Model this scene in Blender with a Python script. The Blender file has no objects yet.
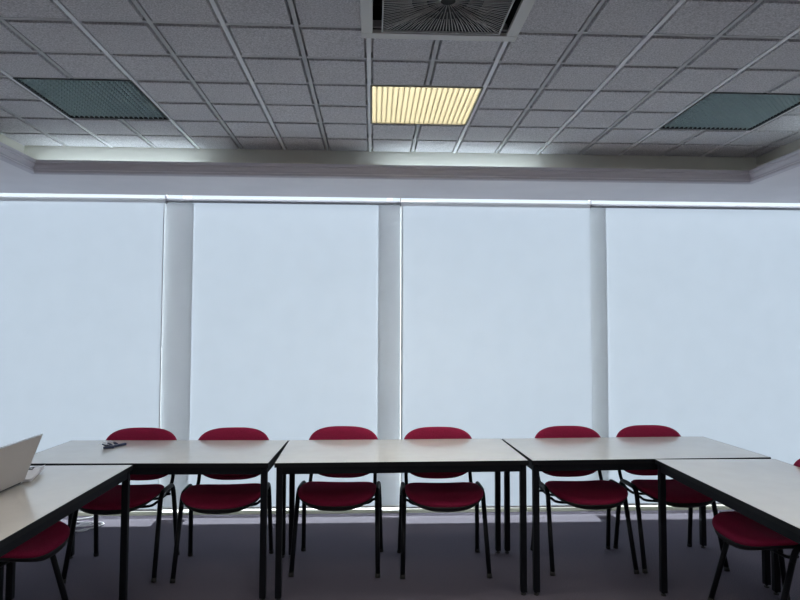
import bpy, bmesh, math, random
from mathutils import Vector, Matrix
random.seed(4)
PI = math.pi
sc = bpy.context.scene
col = sc.collection

# ---------------------------------------------------------------- materials
def mat(name, rgb, rough=.6, metal=0., spec=.5, noise=None, bump=None, transl=None, weave=0, coat=0):
    m = bpy.data.materials.new(name); m.use_nodes = True
    nt = m.node_tree; b = nt.nodes['Principled BSDF']
    b.inputs['Base Color'].default_value = (*rgb, 1)
    b.inputs['Roughness'].default_value = rough
    b.inputs['Metallic'].default_value = metal
    b.inputs['Specular IOR Level'].default_value = spec
    b.inputs['Coat Weight'].default_value = coat; b.inputs['Coat Roughness'].default_value = .14
    tc = nt.nodes.new('ShaderNodeTexCoord')
    if noise:
        sc_, amt, det = noise
        n = nt.nodes.new('ShaderNodeTexNoise'); n.inputs['Scale'].default_value = sc_; n.inputs['Detail'].default_value = det
        nt.links.new(tc.outputs['Object'], n.inputs['Vector'])
        r = nt.nodes.new('ShaderNodeValToRGB')
        r.color_ramp.elements[0].position = .3; r.color_ramp.elements[1].position = .7
        r.color_ramp.elements[0].color = (*[max(0, c*(1-amt)) for c in rgb], 1)
        r.color_ramp.elements[1].color = (*[min(1, c*(1+amt)) for c in rgb], 1)
        nt.links.new(n.outputs['Fac'], r.inputs['Fac']); nt.links.new(r.outputs['Color'], b.inputs['Base Color'])
    if bump:
        sc_, st, dist = bump
        n = nt.nodes.new('ShaderNodeTexNoise'); n.inputs['Scale'].default_value = sc_; n.inputs['Detail'].default_value = 3
        nt.links.new(tc.outputs['Object'], n.inputs['Vector'])
        bp = nt.nodes.new('ShaderNodeBump'); bp.inputs['Strength'].default_value = st; bp.inputs['Distance'].default_value = dist
        nt.links.new(n.outputs['Fac'], bp.inputs['Height']); nt.links.new(bp.outputs['Normal'], b.inputs['Normal'])
    if transl:
        t = nt.nodes.new('ShaderNodeBsdfTranslucent'); t.inputs['Color'].default_value = (*transl[0], 1)
        mx = nt.nodes.new('ShaderNodeMixShader'); mx.inputs['Fac'].default_value = transl[1]
        nt.links.new(b.outputs['BSDF'], mx.inputs[1]); nt.links.new(t.outputs['BSDF'], mx.inputs[2])
        nt.links.new(mx.outputs['Shader'], nt.nodes['Material Output'].inputs['Surface'])
        if weave:      # the open share of the weave
            tr = nt.nodes.new('ShaderNodeBsdfTransparent'); m2 = nt.nodes.new('ShaderNodeMixShader'); m2.inputs['Fac'].default_value = weave
            nt.links.new(mx.outputs['Shader'], m2.inputs[1]); nt.links.new(tr.outputs['BSDF'], m2.inputs[2])
            nt.links.new(m2.outputs['Shader'], nt.nodes['Material Output'].inputs['Surface'])
    return m

def emit(name, rgb, s):
    m = bpy.data.materials.new(name); m.use_nodes = True
    nt = m.node_tree; nt.nodes.remove(nt.nodes['Principled BSDF'])
    e = nt.nodes.new('ShaderNodeEmission'); e.inputs['Color'].default_value = (*rgb, 1); e.inputs['Strength'].default_value = s
    nt.links.new(e.outputs['Emission'], nt.nodes['Material Output'].inputs['Surface'])
    return m

def glass_mat():
    m = bpy.data.materials.new('window glass'); m.use_nodes = True
    nt = m.node_tree; nt.nodes.remove(nt.nodes['Principled BSDF'])
    t = nt.nodes.new('ShaderNodeBsdfTransparent'); t.inputs['Color'].default_value = (.93, .96, .96, 1)
    g = nt.nodes.new('ShaderNodeBsdfGlossy'); g.inputs['Roughness'].default_value = .02
    fr = nt.nodes.new('ShaderNodeFresnel'); fr.inputs['IOR'].default_value = 1.45
    mx = nt.nodes.new('ShaderNodeMixShader')
    nt.links.new(fr.outputs['Fac'], mx.inputs['Fac']); nt.links.new(t.outputs['BSDF'], mx.inputs[1]); nt.links.new(g.outputs['BSDF'], mx.inputs[2])
    nt.links.new(mx.outputs['Shader'], nt.nodes['Material Output'].inputs['Surface'])
    return m

M = dict(
    tile=mat('mineral fibre tile', (.62, .615, .635), .95, spec=.1, noise=(150, .30, 4), bump=(160, .35, .003)),
    grid_white=mat('white grid bar', (.84, .84, .86), .45),
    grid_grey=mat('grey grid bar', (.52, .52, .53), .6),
    plaster=mat('pale plaster', (.86, .84, .88), .9, spec=.2, noise=(3, .03, 2)),
    cream=mat('cream plaster', (.78, .77, .70), .9, spec=.2),
    moulding=mat('grey painted moulding', (.66, .64, .70), .6, spec=.3),
    carpet=mat('grey violet carpet', (.125, .112, .140), 1., spec=.05, noise=(210, .45, 5), bump=(260, .8, .006)),
    wall=mat('painted wall', (.86, .85, .85), .9, spec=.2, noise=(2, .03, 2)),
    added_opal=mat('frosted dimming sheet', (.8, .8, .8), .5, transl=((.80, .80, .79), .85)),
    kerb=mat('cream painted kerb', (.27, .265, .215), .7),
    alu=mat('window aluminium', (.55, .56, .58), .4, .6),
    terrace=mat('pale concrete terrace', (.24, .24, .235), .95, noise=(2, .15, 4)),
    fabric_blind=mat('white blind fabric', (.80, .82, .85), .9, spec=.1, noise=(5, .02, 1), transl=((.145, .159, .182), .5)),
    blind_tube=mat('blind tube metal', (.30, .31, .34), .5, .3),
    hem=mat('white hem bar', (.75, .75, .72), .5),
    laminate=mat('cream laminate', (.69, .66, .605), .25, spec=.6, coat=.6, noise=(9, .025, 3)),
    edge=mat('black table edging', (.008, .009, .011), .5, spec=.2),
    steel_black=mat('black painted steel', (.004, .005, .008), .55, 0., .2),
    plastic_black=mat('black plastic shell', (.012, .011, .013), .5),
    rubber=mat('dark rubber', (.02, .02, .02), .8),
    glide=mat('pale foot glide', (.35, .35, .35), .4),
    red=mat('dark red wool fabric', (.32, .020, .068), .92, spec=.15, noise=(260, .25, 3), bump=(320, .5, .002)),
    louver_off=mat('dull green grey louvre', (.62, .76, .77), .4, .05),
    louver_lit=mat('cream louvre plastic', (.20, .188, .132), .5, transl=((.25, .23, .15), .15)),
    housing=mat('dark housing', (.05, .06, .06), .8),
    housing_lit=mat('white reflector housing', (.8, .78, .7), .4),
    tube_off=mat('unlit fluorescent tube', (.5, .52, .5), .3),
    lamp_on=emit('lit warm light sheet', (1., .93, .78), 24.),
    fill_on=emit('added opal fill', (1., .95, .88), 12.),
    cove_on=emit('lit cool fluorescent tube', (.78, .93, 1.), 7.5),
    vent_frame=mat('off white vent frame', (.70, .70, .67), .5),
    vent_fin=mat('grey white vent fins', (.55, .55, .53), .5),
    vent_dark=mat('dark vent plate', (.015, .016, .016), .8),
    laptop=mat('brushed silver grey metal', (.50, .465, .445), .45, .15),
    laptop_rim=mat('pale laptop rim', (.60, .62, .66), .35, .4),
    screen=mat('dark laptop screen', (.01, .01, .012), .15),
    keys=mat('dark laptop keys', (.02, .02, .022), .6),
    paper=mat('white paper', (.80, .79, .81), .7),
    ink=mat('black ink', (.05, .05, .06), .7),
    navy=mat('navy blue plastic', (.012, .022, .075), .4),
    key_metal=mat('silver key metal', (.5, .52, .55), .3, .9),
    cord=mat('white cable', (.72, .72, .74), .5),
    glass=glass_mat(),
)

# ---------------------------------------------------------------- helpers
def box(bm, x0, x1, y0, y1, z0, z1, mi=0, mtx=None):
    vs = [bm.verts.new((x, y, z)) for z in (z0, z1) for y in (y0, y1) for x in (x0, x1)]
    fs = [(0, 2, 3, 1), (4, 5, 7, 6), (0, 1, 5, 4), (2, 6, 7, 3), (0, 4, 6, 2), (1, 3, 7, 5)]
    for f in fs:
        bm.faces.new([vs[i] for i in f]).material_index = mi
    if mtx is not None:
        for v in vs: v.co = mtx @ v.co
    return vs

def tube(bm, pts, r, n=10, cap=True, mi=0, rx=None):
    """sweep an ellipse (r across, rx the other way) along the points"""
    pts = [Vector(p) for p in pts]; rings = []
    rx = rx or r
    prev = None
    for i, p in enumerate(pts):
        d = (pts[min(i+1, len(pts)-1)] - pts[max(i-1, 0)]).normalized()
        if prev is None:
            a = d.orthogonal().normalized()
            if abs(d.x) < .9: a = (Vector((1, 0, 0)) - d*d.x).normalized()
        else:
            a = (prev - d*prev.dot(d)).normalized()
        prev = a
        b = d.cross(a)
        rings.append([bm.verts.new(p + a*math.cos(2*PI*k/n)*r + b*math.sin(2*PI*k/n)*rx) for k in range(n)])
    for i in range(len(rings)-1):
        for k in range(n):
            f = bm.faces.new((rings[i][k], rings[i][(k+1) % n], rings[i+1][(k+1) % n], rings[i+1][k])); f.smooth = True; f.material_index = mi
    if cap:
        bm.faces.new(list(reversed(rings[0]))).material_index = mi; bm.faces.new(rings[-1]).material_index = mi

def arc(pts, k=8):
    """Catmull-Rom through the points"""
    P = [Vector(p) for p in pts]; out = []
    for i in range(len(P)-1):
        a = P[max(i-1, 0)]; b = P[i]; c = P[i+1]; d = P[min(i+2, len(P)-1)]
        for j in range(k):
            t = j/k
            out.append(.5*((2*b) + (c-a)*t + (2*a-5*b+4*c-d)*t*t + (3*b-a-3*c+d)*t**3))
    out.append(P[-1])
    return out

def obj(name, bm, mats, parent=None, bevel=0, seg=2, smooth=False):
    bmesh.ops.recalc_face_normals(bm, faces=bm.faces[:])
    me = bpy.data.meshes.new(name); bm.to_mesh(me); bm.free()
    for m in (mats if isinstance(mats, (list, tuple)) else [mats]): me.materials.append(m)
    if smooth:
        for p in me.polygons: p.use_smooth = True
    o = bpy.data.objects.new(name, me); col.objects.link(o)
    if parent: o.parent = parent
    if bevel:
        md = o.modifiers.new('bevel', 'BEVEL'); md.width = bevel; md.segments = seg; md.limit_method = 'ANGLE'
    return o

def boxobj(name, b, m, parent=None, bevel=0):
    bm = bmesh.new(); box(bm, *b); return obj(name, bm, m, parent, bevel)

def struct(o, label=None, cat=None):
    o['kind'] = 'structure'
    if label: o['label'] = label
    if cat: o['category'] = cat
    return o

def tag(o, label, cat, group=None):
    o['label'] = label; o['category'] = cat
    if group: o['group'] = group
    return o

def thing(name, label, cat, loc=(0, 0, 0), rz=0, group=None):
    o = bpy.data.objects.new(name, None); o.empty_display_size = .1; col.objects.link(o)
    o.location = loc; o.rotation_euler = (0, 0, rz)
    return tag(o, label, cat, group)

def dup(root, loc, rz, label, group=None):
    r = root.copy(); col.objects.link(r); r.location = loc; r.rotation_euler = (0, 0, rz); r['label'] = label
    if group: r['group'] = group
    for ch in list(root.children):
        c = ch.copy(); col.objects.link(c); c.parent = r
        for g in list(ch.children):
            d = g.copy(); col.objects.link(d); d.parent = c
    return r

# ---------------------------------------------------------------- room shell
XL, XR, YN, YW = -4.3, 4.7, -3.4, 4.975     # side walls, wall behind the camera, kerb under the windows
ZC, ZS = 2.726, 2.508                        # ceiling, soffit
TX0, TX1, TY1 = -2.415, 2.79, 4.315          # ceiling tray
MX0, MX1, MY = -2.262, 2.645, 4.16           # lip of the cove

struct(boxobj('floor', (XL-.2, XR+.2, YN-.2, 5.2, -.1, 0), M['carpet']), 'dark grey violet carpet floor of the meeting room', 'floor')
struct(boxobj('wall_left', (XL-.2, XL, YN-.2, 5.2, 0, 3.0), M['wall']), 'pale painted wall on the left side', 'wall')
struct(boxobj('wall_right', (XR, XR+.2, YN-.2, 5.2, 0, 3.0), M['wall']), 'pale painted wall on the right side', 'wall')
struct(boxobj('wall_front', (XL, XR, YN-.2, YN, 0, 3.0), M['wall']), 'pale wall behind the viewer', 'wall')

# window wall: kerb, added dimming sheets, head beam
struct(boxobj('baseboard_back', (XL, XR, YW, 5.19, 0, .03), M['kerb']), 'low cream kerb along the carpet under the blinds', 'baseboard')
DIM_STRIPS = [(-1.649, -1.425), (.042, .236), (1.764, 1.902)]  # thin translucent sheets added to dim bands of the blinds, in place of pillars
for a, b in DIM_STRIPS:
    struct(boxobj('dimming_sheet', (a, b, 4.944, 4.950, .03, 2.497), M['added_opal']), 'frosted dimming sheet added between two windows, darkening strips of the blinds', 'panel')
struct(boxobj('wall_back', (XL, XR, 4.99, 5.19, 2.72, 3.0), M['wall']), 'wall strip above the windows', 'wall')
ZF = 2.69
edges = [XL] + [x for p in DIM_STRIPS for x in p] + [XR]
for i in range(0, len(edges), 2):
    a, b = edges[i], edges[i+1]
    w = struct(thing('window_%d' % (i//2+1), 'tall window bay behind the roller blinds', 'window', ((a+b)/2, 5.12, .03)))
    hw = (b-a)/2
    bm = bmesh.new()
    box(bm, -hw-.06, hw+.06, -.012, .012, 0, .02)
    obj('window_frame', bm, M['alu'], w)
    boxobj('pane', (-hw-.07, hw+.07, -.003, .003, .02, ZF), M['glass'], w)
# terrace outside
struct(boxobj('ground_outside', (-30, 30, 5.2, 60, -.4, -.3), M['terrace']), 'pale concrete terrace outside the windows', 'ground')

# tiled ceiling ------------------------------------------------
GX, GY, U = -1.524, 2.5177, .3
rows0 = -19
holes = {}
def mark(c0, r0):
    for c in (c0, c0+1):
        for r in (r0, r0+1): holes[(c, r)] = 1
LIGHTS = [(5, 2, True), (-1, 2, False), (11, 2, False), (-1, -4, None), (5, -4, None), (11, -4, None), (-1, -10, None), (5, -10, None), (11, -10, None)]
for c, r, on in LIGHTS: mark(c, r)
mark(5, -2)
bm = bmesh.new()
gap = .017
for c in range(-3, 15):
    for r in range(rows0, 6):
        if (c, r) in holes: continue
        x0, x1 = GX+U*c+gap, GX+U*(c+1)-gap
        y0, y1 = GY+U*r+gap, GY+U*(r+1)-gap
        x0 = max(x0, TX0+.002); x1 = min(x1, TX1-.002); y1 = min(y1, TY1-.002)
        if x1-x0 < .02: continue
        zb = ZC-.004 + random.uniform(-.0012, .0012)
        top = [bm.verts.new(p) for p in ((x0, y0, ZC+.028), (x1, y0, ZC+.028), (x1, y1, ZC+.028), (x0, y1, ZC+.028))]
        e = .004
        bot = [bm.verts.new(p) for p in ((x0+e, y0+e, zb), (x1-e, y0+e, zb), (x1-e, y1-e, zb), (x0+e, y1-e, zb))]
        bm.faces.new(bot)
        for k in range(4): bm.faces.new((top[k], top[(k+1) % 4], bot[(k+1) % 4], bot[k]))
def patch(c0, c1, r0, r1):   # the tile backing, a plane of strips round the openings
    box(bm, max(GX+U*c0, TX0), min(GX+U*c1, TX1), GY+U*r0, min(GY+U*r1, TY1), ZC+.028, ZC+.034)
for r in range(rows0, 6):
    c = -3
    while c < 15:
        if (c, r) in holes: c += 1; continue
        s = c
        while c < 15 and (c, r) not in holes: c += 1
        patch(s, c, r, r+1)
ceil = struct(obj('ceiling', bm, M['tile']), 'suspended ceiling of square grey mineral tiles in a metal grid', 'ceiling')
bm = bmesh.new()     # main runners, bright
for c in range(-3, 16, 2):
    x = GX+U*c
    if not (TX0-.02 < x < TX1): continue
    # break the runner at the vent
    spans = [(GY+U*rows0, TY1)]
    for a, b in spans: box(bm, max(x-.0095, TX0), x+.0095, a, b, ZC-.002, ZC+.027)
obj('main_runner', bm, M['grid_white'], ceil)
bm = bmesh.new()
for c in range(-2, 15, 2):
    x = GX+U*c
    r = rows0
    while r < 6:
        if (c, r) in holes and (c-1, r) in holes: r += 1; continue
        s = r
        while r < 6 and not ((c, r) in holes and (c-1, r) in holes): r += 1
        box(bm, x-.009, x+.009, GY+U*s, min(GY+U*r, TY1), ZC+.001, ZC+.027)
for r in range(rows0+1, 7):
    y = GY+U*r
    if y > TY1: continue
    c = -3
    while c < 15:
        h = (c, r) in holes and (c, r-1) in holes
        if not h:
            box(bm, max(GX+U*c+.0095, TX0), min(GX+U*(c+1)-.0095, TX1), y-.0085, y+.0085, ZC+.001, ZC+.027)
        c += 1
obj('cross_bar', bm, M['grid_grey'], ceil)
struct(boxobj('ceiling_slab', (XL-.2, XR+.2, YN-.2, 5.2, 3.0, 3.2), M['plaster']), 'concrete slab above the suspended ceiling', 'slab')

# soffit round the tray, tray walls, moulding ---------------------
bm = bmesh.new()
for z0, z1 in ((ZS, ZS+.014),):
    box(bm, XL, XR, MY, 4.845, z0, z1); box(bm, XL, MX0, YN, MY, z0, z1); box(bm, MX1, XR, YN, MY, z0, z1)
box(bm, XL, XR, 4.835, 4.85, ZS+.014, 2.72)
box(bm, XL, XR, 4.85, 4.99, 2.72, 2.735)
struct(obj('ceiling_soffit', bm, M['plaster']), 'smooth pale soffit between the tiled ceiling and the blinds', 'soffit')
bm = bmesh.new()
box(bm, TX0-.02, TX0, YN, TY1, ZS+.014, 3.0); box(bm, TX1, TX1+.02, YN, TY1, ZS+.014, 3.0)
box(bm, TX0-.02, TX1+.02, TY1, TY1+.02, ZS+.014, 3.0)
struct(obj('wall_cove', bm, M['cream']), 'cream upright border of the tiled ceiling above the cove', 'wall')
prof = [(.018, 2.494), (.004, 2.496), (-.006, 2.503), (-.006, 2.512), (.000, 2.517), (.001, 2.533), (-.008, 2.545), (-.012, 2.552), (-.012, 2.560),
        (-.022, 2.562), (-.022, 2.583), (-.010, 2.584), (.018, 2.584)]
bm = bmesh.new(); rings = []
for (sx, x, y) in ((-1, MX0, YN), (-1, MX0, MY), (1, MX1, MY), (1, MX1, YN)):
    rings.append([bm.verts.new((x + sx*d, y + (d if y > 0 else 0), z)) for d, z in prof])
for i in range(3):
    for k in range(len(prof)):
        k2 = (k+1) % len(prof)
        bm.faces.new((rings[i][k], rings[i][k2], rings[i+1][k2], rings[i+1][k]))
struct(obj('trim_1', bm, M['moulding']), 'grey stepped moulding along the lip of the ceiling cove', 'moulding')

# ---------------------------------------------------------------- fluorescent cove lights
def cove(x, y, ln, rz, label):
    t = thing('cove_light', label, 'light', (x, y, ZS+.014), rz, 'cove lights')
    bm = bmesh.new(); box(bm, -ln/2, ln/2, -.022, .022, 0, .012)
    box(bm, -ln/2, -ln/2+.02, -.018, .018, .012, .045); box(bm, ln/2-.02, ln/2, -.018, .018, .012, .045)
    obj('batten', bm, M['grid_white'], t, .002)
    bm = bmesh.new(); tube(bm, [(-ln/2+.02, 0, .032), (ln/2-.02, 0, .032)], .010, 10); obj('tube', bm, M['cove_on'], t)
    return t
cove(-1.75, 4.245, 1.15, 0, 'cool white fluorescent tube glowing in the cove above the leftmost window')
cove(.62, 4.245, 1.15, 0, 'cool white fluorescent tube glowing in the cove behind the lit ceiling panel')
cove(2.725, 3.05, 1.15, PI/2, 'cool white fluorescent tube glowing in the cove along the right wall')

# ---------------------------------------------------------------- louvred ceiling panels
def louver_mesh(n=20, s=.578, H=.026, sc=.0085):
    bm = bmesh.new(); st = s/n; t = .0009
    for i in range(n+1):                       # blades running away from the windows
        x = -s/2 + i*st
        box(bm, x-t, x+t, -s/2, s/2, 0.002, H)
    for j in range(n+1):                       # scalloped cross blades
        y = -s/2 + j*st
        K = 6; lo = []; hi = []
        for i in range(n):
            for k in range(K):
                u = k/K
                x = -s/2 + (i+u)*st
                z = sc*math.sin(PI*u)
                lo.append((x, z))
        lo.append((s/2, 0))
        for sy in (-t, t):
            a = [bm.verts.new((x, y+sy, z)) for x, z in lo]; b = [bm.verts.new((x, y+sy, H)) for x, z in lo]
            for k in range(len(a)-1): bm.faces.new((a[k], a[k+1], b[k+1], b[k]))
    return bm
def make_panel(on, label, loc):
    t = thing('ceiling_light', label, 'ceiling light', loc, 0, 'louvred ceiling light panels')
    obj('louver', louver_mesh() if on else louver_mesh(20, .578, .021, .0145), M['louver_lit'] if on else M['louver_off'], t)
    h = .295
    bm = bmesh.new()
    box(bm, -h, h, -h, -h+.010, 0, .012); box(bm, -h, h, h-.010, h, 0, .012); box(bm, -h, -h+.010, -h+.01, h-.01, 0, .012); box(bm, h-.010, h, -h+.01, h-.01, 0, .012)
    obj('frame', bm, M['louver_lit'] if on else M['housing'], t)
    bm = bmesh.new()
    box(bm, -h, h, -h, h, .10, .105); box(bm, -h-.002, -h, -h, h, .012, .10); box(bm, h, h+.002, -h, h, .012, .10); box(bm, -h, h, -h-.002, -h, .012, .10); box(bm, -h, h, h, h+.002, .012, .10)
    obj('housing', bm, M['housing_lit'] if on else M['housing'], t)
    if on:
        boxobj('diffuser', (-h+.004, h-.004, -h+.004, h-.004, .030, .034), M['lamp_on'], t)
    else:
        for k in range(4):
            bm = bmesh.new(); x = -.21+.14*k
            tube(bm, [(x, -.275, .062), (x, .275, .062)], .013, 10); obj('tube', bm, M['tube_off'], t)
    return t
plab = ['lit cream louvred ceiling panel beyond the square air vent', 'unlit dark green louvred ceiling panel on the left', 'unlit dark green louvred ceiling panel on the right']
protos = {}
def added_opal(label, loc):  # ceiling lights added out of view to lift the room light
    t = thing('ceiling_light', label, 'ceiling light', loc, 0, 'opal ceiling panels added for fill light')
    h = .295
    boxobj('diffuser', (-h+.012, h-.012, -h+.012, h-.012, .002, .006), M['fill_on'], t)
    bm = bmesh.new()
    box(bm, -h, h, -h, -h+.012, 0, .012); box(bm, -h, h, h-.012, h, 0, .012); box(bm, -h, -h+.012, -h+.012, h-.012, 0, .012); box(bm, h-.012, h, -h+.012, h-.012, 0, .012)
    obj('frame', bm, M['grid_white'], t)
    return t
for i, (c, r, on) in enumerate(LIGHTS):
    loc = (GX+U*(c+1), GY+U*(r+1), ZC-.003)
    lab = plab[i] if i < 3 else 'unseen opal ceiling panel added behind the viewer for fill light'
    if on is None:
        if on not in protos: protos[on] = added_opal(lab, loc)
        else: dup(protos[on], loc, 0, lab)
    elif on not in protos: protos[on] = make_panel(on, lab, loc)
    else: dup(protos[on], loc, 0, lab)

# ---------------------------------------------------------------- square air vent
vt = thing('air_vent', 'square ceiling air vent with fan of thin grey fins in off-white frame', 'vent', (GX+U*6, GY-U+.02, ZC))
bm = bmesh.new(); o_, i_ = .330, .282
for a in ((-o_, o_, -o_, -i_), (-o_, o_, i_, o_), (-o_, -i_, -i_, i_), (i_, o_, -i_, i_)): box(bm, *a, -.022, -.004)
obj('frame', bm, M['vent_frame'], vt, .003)
bm = bmesh.new()
box(bm, -.29, .29, -.29, .29, .095, .10)
for a in ((-.29, .29, -.29, -.285), (-.29, .29, .285, .29), (-.29, -.285, -.285, .285), (.285, .29, -.285, .285)): box(bm, *a, -.004, .095)
obj('plenum', bm, M['vent_dark'], vt)
P = .246
bm = bmesh.new(); box(bm, -P, P, -P, P, -.026, -.022); obj('face_plate', bm, M['vent_dark'], vt)
bm = bmesh.new()
N = 34
for q in range(4):
    R = Matrix.Rotation(q*PI/2, 4, 'Z')
    for k in range(N):
        u = -1 + 2*(k+.5)/N
        end = Vector((u*(P-.004), -(P-.004), -.031))
        ang = math.atan(u)
        s = .028 if k % 4 == 1 else (.08 if k % 2 else .135)
        st = Vector((math.sin(ang)*s, -math.cos(ang)*s, -.031))
        mid = (st+end)/2; mid += Vector((-end.y, end.x, 0)).normalized() * (.010*u*(1 if abs(u) > .2 else 0))
        rr = Matrix.Identity(4)
        pts = [R @ p for p in (st, mid, end)]
        tube(bm, pts, .0017, 4)
obj('grille', bm, M['vent_fin'], vt)
bm = bmesh.new()
for a in ((-P, P, -P, -P+.006), (-P, P, P-.006, P), (-P, -P+.006, -P+.006, P-.006), (P-.006, P, -P+.006, P-.006)): box(bm, *a, -.034, -.026)
obj('rim', bm, M['vent_fin'], vt)

# ---------------------------------------------------------------- roller blinds
def blind(x0, x1, front, label, ea=0, eb=0):
    yt, zt = 4.892, 2.475
    t = thing('roller_blind', label, 'blind', ((x0+x1)/2, yt, 0), 0, 'white roller blinds on the window wall')
    h = (x1-x0)/2
    bm = bmesh.new(); tube(bm, [(-h, 0, zt), (h, 0, zt)], .0165, 14); obj('roller', bm, M['blind_tube'], t)
    yf = -.0178 if front else .0178
    bm = bmesh.new()
    n = 48; nz = 10; g = []
    ph = random.uniform(0, 6)
    zlo, zhi = .066, (zt+.010 if front else zt)
    for j in range(nz+1):
        row = []
        for i in range(n+1):
            x = -h+.001-ea + (2*h-.002+ea+eb)*i/n
            z = zlo+(zhi-zlo)*j/nz
            edge = max(0, 1-min(i, n-i)/3.)
            y = yf + .0022*math.sin(x*7+ph)*(1-j/nz) + (-.006*edge*(math.sin(PI*j/nz)) )
            row.append(bm.verts.new((x, y, z)))
        g.append(row)
    for j in range(nz):
        for i in range(n): bm.faces.new((g[j][i], g[j][i+1], g[j+1][i+1], g[j+1][i])).smooth = True
    fb = obj('fabric', bm, M['fabric_blind'], t)
    md = fb.modifiers.new('thickness', 'SOLIDIFY'); md.thickness = .0006
    fb.modifiers.remove(md)
    boxobj('hem_bar', (-h+.002-ea, h-.002+eb, yf-.005, yf+.005, .062, .078), M['hem'], t, .003)
    for s in (-1, 1):
        boxobj('bracket', (min(s*h, s*(h+.003)), max(s*h, s*(h+.003)), -.024, .024, zt-.024, 2.518), M['blind_tube'], t, .002)
    return t
blind(-4.25, -1.638, True, 'white roller blind furthest left, lit edge ending beside a grey strip')
blind(-1.631, .216, False, 'wide white roller blind second from left with grey strips down both edges', .018, .008)
blind(.223, 1.760, True, 'narrower white roller blind just right of centre, third from left')
blind(1.767, 4.65, False, 'white roller blind furthest right with a grey strip down its left edge', .013, 0)

# ---------------------------------------------------------------- tables
def make_table(label, loc, rz):
    t = thing('conference_table', label, 'table', loc, rz, 'cream topped conference tables set in a U')
    a, b = .699, .344
    bm = bmesh.new(); box(bm, -a+.003, a-.003, -b+.003, b-.003, .716, .74); obj('tabletop', bm, M['laminate'], t, .0015)
    bm = bmesh.new()
    for q in ((-a, a, -b, -b+.003), (-a, a, b-.003, b), (-a, -a+.003, -b+.003, b-.003), (a-.003, a, -b+.003, b-.003)): box(bm, *q, .715, .7395)
    obj('edge_band', bm, M['edge'], t)
    bm = bmesh.new(); i = .012
    for q in ((-a+i, a-i, -b+i, -b+i+.025), (-a+i, a-i, b-i-.025, b-i), (-a+i, -a+i+.025, -b+i+.025, b-i-.025), (a-i-.025, a-i, -b+i+.025, b-i-.025)): box(bm, *q, .676, .715)
    obj('apron', bm, M['steel_black'], t, .002)
    for sx in (-1, 1):
        for sy in (-1, 1):
            x, y = sx*(a-.026), sy*(b-.026)
            bm = bmesh.new(); box(bm, x-.017, x+.017, y-.017, y+.017, .016, .713); lg = obj('leg', bm, M['steel_black'], t, .004)
            bm = bmesh.new(); tube(bm, [(x, y, 0), (x, y, .006)], .014, 12); tube(bm, [(x, y, .006), (x, y, .018)], .006, 8); obj('foot_glide', bm, M['rubber'], lg)
    return t
t0 = make_table('cream conference table in the middle of the back row, seen square on', (.165, 3.750, 0), .020)
dup(t0, (-1.251, 3.752, 0), -.022, 'cream conference table at the left end of the back row')
dup(t0, (1.577, 3.785, 0), .036, 'cream conference table at the right end of the back row')
dup(t0, (-1.612, 2.672, 0), PI/2+.003, 'cream conference table running toward the viewer on the left, carrying the laptop')
dup(t0, (1.925, 2.728, 0), PI/2-.016, 'bare cream conference table running toward the viewer on the right')

# ---------------------------------------------------------------- chairs
def se(u, n):   # superellipse point
    c, s = math.cos(u), math.sin(u)
    return math.copysign(abs(c)**(2/n), c), math.copysign(abs(s)**(2/n), s)

def cushion(rings, n=48):
    """rings: list of (scale_x, scale_y, z function)"""
    bm = bmesh.new(); R = []
    for ax, ay, zf, cy in rings:
        ring = []
        for k in range(n):
            x, y = se(2*PI*k/n, 3.2)
            ring.append(bm.verts.new((x*ax, cy+y*ay, zf(x*ax, cy+y*ay))))
        R.append(ring)
    for i in range(len(R)-1):
        for k in range(n): bm.faces.new((R[i][k], R[i][(k+1) % n], R[i+1][(k+1) % n], R[i+1][k])).smooth = True
    for ring, rev in ((R[0], True), (R[-1], False)):
        x = sum((v.co for v in ring), Vector())/n
        c = bm.verts.new(x)
        for k in range(n): bm.faces.new((ring[k], ring[(k+1) % n], c)).smooth = True
    return bm

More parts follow.
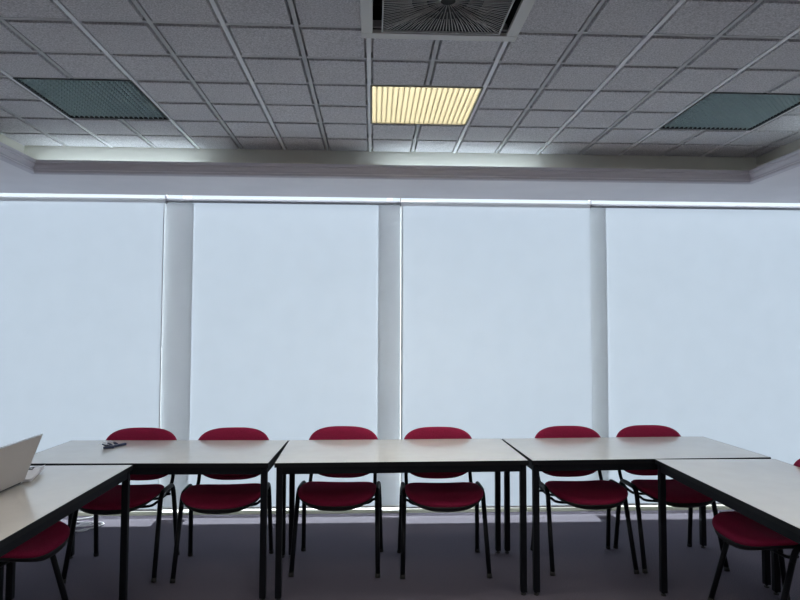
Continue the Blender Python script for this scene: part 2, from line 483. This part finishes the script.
def seat_top(x, y):     # dished seat with a falling front edge, raised sides and back
    yy = (y+.075)/.195
    z = .476 + .022*(abs(x)/.23)**2.2
    if yy < -.25: z -= .020*((-yy-.25)/.75)**1.8
    if yy > .3: z += .006*((yy-.3)/.7)**1.5
    return z
def make_chair(label, loc, rz, group='dark red visitor chairs round the tables'):
    t = thing('visitor_chair', label, 'chair', loc, rz, group)
    cy = -.075
    W, D = .237, .195
    bot = lambda x, y: seat_top(x, y)-.040 - .018*(1-(x/.237)**2)
    e = lambda d: (lambda x, y: seat_top(x, y)-d)
    s = obj('seat', cushion([(W*.10, D*.10, e(0), cy), (W*.4, D*.4, e(0), cy), (W*.7, D*.7, e(0), cy), (W*.88, D*.88, e(.001), cy), (W*.96, D*.96, e(.006), cy), (W, D, e(.016), cy), (W, D, e(.025), cy), (W*.975, D*.975, e(.031), cy),
                                (W*.93, D*.94, bot, cy), (W*.5, D*.5, lambda x, y: seat_top(x, y)-.057, cy)]), M['red'], t)
    sh = lambda d: (lambda x, y: bot(x, y)-d)
    obj('seat_shell_shade', cushion([(W*.96, D*.96, e(.030), cy), (W*.992, D*.992, e(.0315), cy), (W*.985, D*.985, e(.037), cy), (W*.95, D*.96, sh(.002), cy), (W*.82, D*.82, sh(.008), cy), (W*.4, D*.4, lambda x, y: seat_top(x, y)-.071, cy)]), M['plastic_black'], s)  # rim drawn high so its black imitates shade on the lower lip
    # backrest: outline in x / height, curved round the sitter and leaning back
    def yb(x, z): return .232 + .135*(z-.49) - .30*x*x
    def shell(off, sx, sz, zc=.648):
        out = []
        for k in range(56):
            u, v = se(2*PI*k/56, 3.0)
            x, z = u*sx, zc + v*sz*(1.0)
            z -= .012*(1-abs(u)**2) if v < 0 else 0
            out.append((x, z, off))
        return out
    def build(layers):
        bm = bmesh.new(); R = []
        for L in layers: R.append([bm.verts.new((x, yb(x, z)+o, z)) for x, z, o in L])
        n = 56
        for i in range(len(R)-1):
            for k in range(n): bm.faces.new((R[i][k], R[i][(k+1) % n], R[i+1][(k+1) % n], R[i+1][k])).smooth = True
        for ring, L in ((R[0], layers[0]), (R[-1], layers[-1])):
            zc = sum(q[1] for q in L)/n
            c = bm.verts.new((0, yb(0, zc)+L[0][2], zc))
            for k in range(n): bm.faces.new((ring[k], ring[(k+1) % n], c)).smooth = True
        return bm
    b = obj('backrest', build([shell(-.020, .05, .03), shell(-.020, .13, .09), shell(-.018, .20, .128), shell(-.012, .232, .153), shell(-.003, .242, .162), shell(.006, .240, .160), shell(.008, .22, .145)]), M['red'], t)
    obj('back_shell', build([shell(.007, .21, .135), shell(.006, .236, .156), shell(.011, .238, .158), shell(.019, .228, .15), shell(.024, .16, .10), shell(.025, .05, .03)]), M['plastic_black'], b)
    for sx in (-1, 1):
        fp = [(sx*.257, -.212, .012), (sx*.2445, -.098, .40)]
        rp = [(sx*.257, .212, .012), (sx*.2455, .158, .40)]
        bm = bmesh.new(); tube(bm, fp, .0142, 12); lg = obj('leg', bm, M['steel_black'], t)
        bm = bmesh.new(); tube(bm, [(sx*.2574, -.2155, 0), (sx*.2568, -.209, .022)], .0158, 12); obj('foot_cap', bm, M['rubber'], lg)
        bm = bmesh.new(); tube(bm, rp, .0142, 12); lg = obj('leg', bm, M['steel_black'], t)
        bm = bmesh.new(); tube(bm, [(sx*.2574, .2137, 0), (sx*.2568, .2107, .022)], .0158, 12); obj('foot_cap', bm, M['rubber'], lg)
        bm = bmesh.new()
        tube(bm, arc([(sx*.2447, -.100, .393), (sx*.2435, -.085, .438), (sx*.243, -.060, .464), (sx*.243, -.025, .471), (sx*.243, .090, .471), (sx*.243, .125, .464), (sx*.244, .145, .438), (sx*.2457, .159, .393)], 5), .0142, 12)
        obj('side_rail', bm, M['steel_black'], t)
        bm = bmesh.new()
        pts = arc([(sx*.214, .02, .415), (sx*.214, .13, .418), (sx*.214, .185, .44), (sx*.214, .234, .50), (sx*.212, .257, .60), (sx*.208, .271, .68)], 5)
        tube(bm, pts, .012, 8, rx=.005); obj('back_support', bm, M['steel_black'], t)
    for y in (-.075, .095):
        bm = bmesh.new(); z = .432 if y < 0 else .422
        zz = .405
        tube(bm, arc([(-.2445, y, .420), (-.220, y, .418), (-.17, y, zz-.012), (0, y, zz-.018), (.17, y, zz-.012), (.220, y, .418), (.2445, y, .420)], 4), .008, 10)
        obj('crossbar', bm, M['steel_black'], t)
    return t
ch = make_chair('dark red visitor chair at the left end of the back row, behind the keys', (-1.515, 3.905, 0), .0)
dup(ch, (-.900, 3.900, 0), .055, 'dark red visitor chair second from left in the back row, beside the left table joint')
dup(ch, (-.205, 3.935, 0), -.06, 'dark red visitor chair at the left half of the middle table, turned slightly')
dup(ch, (.442, 3.895, 0), .0, 'dark red visitor chair at the right half of the middle table')
dup(ch, (1.335, 3.915, 0), .02, 'dark red visitor chair second from right in the back row, beside the right table joint')
dup(ch, (1.905, 3.935, 0), .02, 'dark red visitor chair at the right end of the back row')
dup(ch, (-1.755, 3.03, 0), PI/2, 'dark red visitor chair under the left side table, below the laptop')
dup(ch, (2.048, 3.06, 0), -PI/2, 'dark red visitor chair tucked under the right side table')

# ---------------------------------------------------------------- laptop
lp = thing('laptop', 'open silver grey laptop seen from behind its lid on the left table', 'laptop', (-1.628, 2.775, .74), math.radians(1.0))
# local: hinge along y at x = 0, base towards -x, lid leaning to +x
w = .215
bm = bmesh.new(); box(bm, -.235, 0, -w, w, .002, .016); base = obj('base', bm, M['laptop_rim'], lp, .004)
bm = bmesh.new()
for i in range(5):
    for j in range(16): box(bm, -.125+i*.021, -.125+i*.021+.018, -.185+j*.0232, -.185+j*.0232+.020, .016, .0175)
obj('keyboard', bm, M['keys'], base)
boxobj('trackpad', (-.215, -.145, -.05, .05, .016, .0165), M['laptop'], base)
a = math.radians(20.)
T = Matrix.Translation((0, 0, .010)) @ Matrix.Rotation(a, 4, 'Y')
bm = bmesh.new(); box(bm, -.0005, .0055, -w, w, .004, .233, 0, T); lid = obj('lid', bm, M['laptop'], lp, .0035)
bm = bmesh.new(); box(bm, -.0015, -.0007, -w+.008, w-.008, .016, .224, 0, T); obj('screen', bm, M['screen'], lid)
bm = bmesh.new(); box(bm, -.0012, .0062, -w-.0004, w+.0004, 0.2315, .2342, 0, T); obj('rim', bm, M['laptop_rim'], lid)
bm = bmesh.new(); tube(bm, [(0, -w+.03, .012), (0, w-.03, .012)], .007, 10); obj('hinge', bm, M['keys'], lp)

# white sheet with a triangle mark, right edge curling up
sh = thing('paper_leaflet', 'small white folded leaflet with a triangle mark, behind the laptop lid', 'leaflet', (-1.70, 3.135, .7405))
bm = bmesh.new(); nx, ny = 10, 8
A, B, Cc, Dd = Vector((-.09, -.125, 0)), Vector((.108, -.148, 0)), Vector((.040, .105, 0)), Vector((-.13, .14, 0))
def sheet(u, v, off=0):
    p = (A*(1-u)+B*u)*(1-v) + (Dd*(1-u)+Cc*u)*v
    return Vector((p.x, p.y, .0015 + .024*max(0, u-.15)**2*(.45+.75*v) + off))
for lay in (0, .0018):
    g = [[bm.verts.new(sheet(i/nx, j/ny, lay + (.010*max(0, i/nx-.3) if lay else 0))) for i in range(nx+1)] for j in range(ny+1)]
    for j in range(ny):
        for i in range(nx): bm.faces.new((g[j][i], g[j][i+1], g[j+1][i+1], g[j+1][i])).smooth = True
pl = obj('sheet', bm, M['paper'], sh); md = pl.modifiers.new('thickness', 'SOLIDIFY'); md.thickness = .0008; md.offset = 0
bm = bmesh.new()
c0, ex, ey = (.45, .80), Vector((.017, 0, 0)), Vector((0, .040, 0))
q = sheet(.62, .83, .013)
tri = [q + Vector((-.020, -.022, 0)), q + Vector((.018, -.022, 0)), q + Vector((.002, .030, 0))]
for i in range(3): tube(bm, [tri[i], tri[(i+1) % 3]], .0022, 6)
obj('triangle_mark', bm, M['ink'], sh)

# bunch of keys
ky = thing('key_bunch', 'small bunch of keys with dark blue heads on the left back table', 'keys', (-1.595, 3.85, .74), 0)
bm = bmesh.new(); tube(bm, [(.02*math.cos(2*PI*k/20)-.01, .024*math.sin(2*PI*k/20)+.01, .004) for k in range(21)], .0016, 6, cap=False); obj('ring', bm, M['key_metal'], ky)
for i, (px, py, ang, L) in enumerate(((-.030, .0, 2.3, .05), (-.012, .035, 2.0, .055), (.0, -.015, 2.6, .05), (.018, .05, 1.7, .055))):
    Rm = Matrix.Translation((px, py, .012)) @ Matrix.Rotation(ang, 4, 'Z') @ Matrix.Rotation(math.radians(28), 4, 'X')
    bm = bmesh.new()
    tube(bm, [Rm @ Vector((.013*math.cos(2*PI*k/18), .016*math.sin(2*PI*k/18), .004)) for k in range(19)], .0036, 8, cap=False)
    kk = obj('key', bm, M['navy'], ky)
    bm = bmesh.new(); box(bm, -.0036, .0036, .016, .016+L*.5, .002, .005, 0, Rm)
    obj('blade', bm, M['key_metal'], kk)
Rm = Matrix.Translation((.015, .0, .008)) @ Matrix.Rotation(-.5, 4, 'Z')
bm = bmesh.new(); box(bm, -.010, .010, 0, .10, -.008, .007, 0, Rm); obj('fob', bm, M['navy'], ky, .004)
Rm = Matrix.Translation((-.022, -.035, .008)) @ Matrix.Rotation(-1.1, 4, 'Z')
bm = bmesh.new(); box(bm, -.010, .010, 0, .06, -.008, .006, 0, Rm); obj('fob', bm, M['navy'], ky, .004)

# white cord coiled on the carpet
pts = [(-2.12, 4.93, .05), (-2.15, 4.925, .012), (-2.21, 4.89, .006), (-2.26, 4.86, .006), (-2.235, 4.82, .006), (-2.16, 4.79, .006), (-2.06, 4.80, .006), (-2.0, 4.76, .006)]
cx, cy = -2.10, 4.665
for k in range(30):
    a = .6 + k*PI/6
    rr = .095 + .018*math.sin(k*1.7)
    pts.append((cx+rr*math.cos(a)+.02*math.sin(k*.5), cy+.75*rr*math.sin(a), .006+.0022*(k//6)))
bm = bmesh.new(); tube(bm, arc(pts, 5), .0042, 8)
tag(obj('power_cord', bm, M['cord']), 'white power cord coiled on the carpet below the leftmost blind', 'cord')

# ---------------------------------------------------------------- daylight
w = bpy.data.worlds.new('sky'); sc.world = w; w.use_nodes = True
nt = w.node_tree; bg = nt.nodes['Background']
tc = nt.nodes.new('ShaderNodeTexCoord'); sp = nt.nodes.new('ShaderNodeSeparateXYZ'); rp = nt.nodes.new('ShaderNodeValToRGB')
nt.links.new(tc.outputs['Generated'], sp.inputs['Vector']); nt.links.new(sp.outputs['Z'], rp.inputs['Fac']); nt.links.new(rp.outputs['Color'], bg.inputs['Color'])
rp.color_ramp.elements[0].color = (.87, .92, 1, 1); rp.color_ramp.elements[1].color = (.64, .77, 1, 1)
bg.inputs['Strength'].default_value = 1.25

sl = bpy.data.lights.new('hazy sun', 'SUN'); sl.energy = 21.; sl.color = (.93, .97, 1.); sl.angle = math.radians(2.5)
so = bpy.data.objects.new('hazy_sun', sl); col.objects.link(so); so.location = (0, 20, 9)
so.rotation_euler = Vector((.03, -1, -.36)).to_track_quat('-Z', 'Y').to_euler()

# ---------------------------------------------------------------- camera
f, p, y, r, H = 614.6, .0465, .0444, .0034, 1.47
cyw, syw, cp, sp_, cr, sr = math.cos(y), math.sin(y), math.cos(p), math.sin(p), math.cos(r), math.sin(r)
F = Vector((syw*cp, cyw*cp, sp_)); R0 = Vector((cyw, -syw, 0)); U0 = R0.cross(F)
Rv, Uv = cr*R0 + sr*U0, -sr*R0 + cr*U0
cam = bpy.data.objects.new('camera', bpy.data.cameras.new('camera')); col.objects.link(cam)
mw = Matrix((Rv, Uv, -F)).transposed().to_4x4(); mw.translation = (0, 0, H)
cam.matrix_world = mw
cam.data.sensor_fit = 'HORIZONTAL'; cam.data.sensor_width = 36; cam.data.lens = f*36/800; cam.data.clip_start = .02
sc.camera = cam
sc.view_settings.view_transform = 'Standard'; sc.view_settings.look = 'None'; sc.view_settings.gamma = 1; sc.view_settings.exposure = 0
sc.view_settings.use_curve_mapping = False
sc.cycles.max_bounces = 10; sc.cycles.diffuse_bounces = 6; sc.cycles.transparent_max_bounces = 12
sc.cycles.use_denoising = True
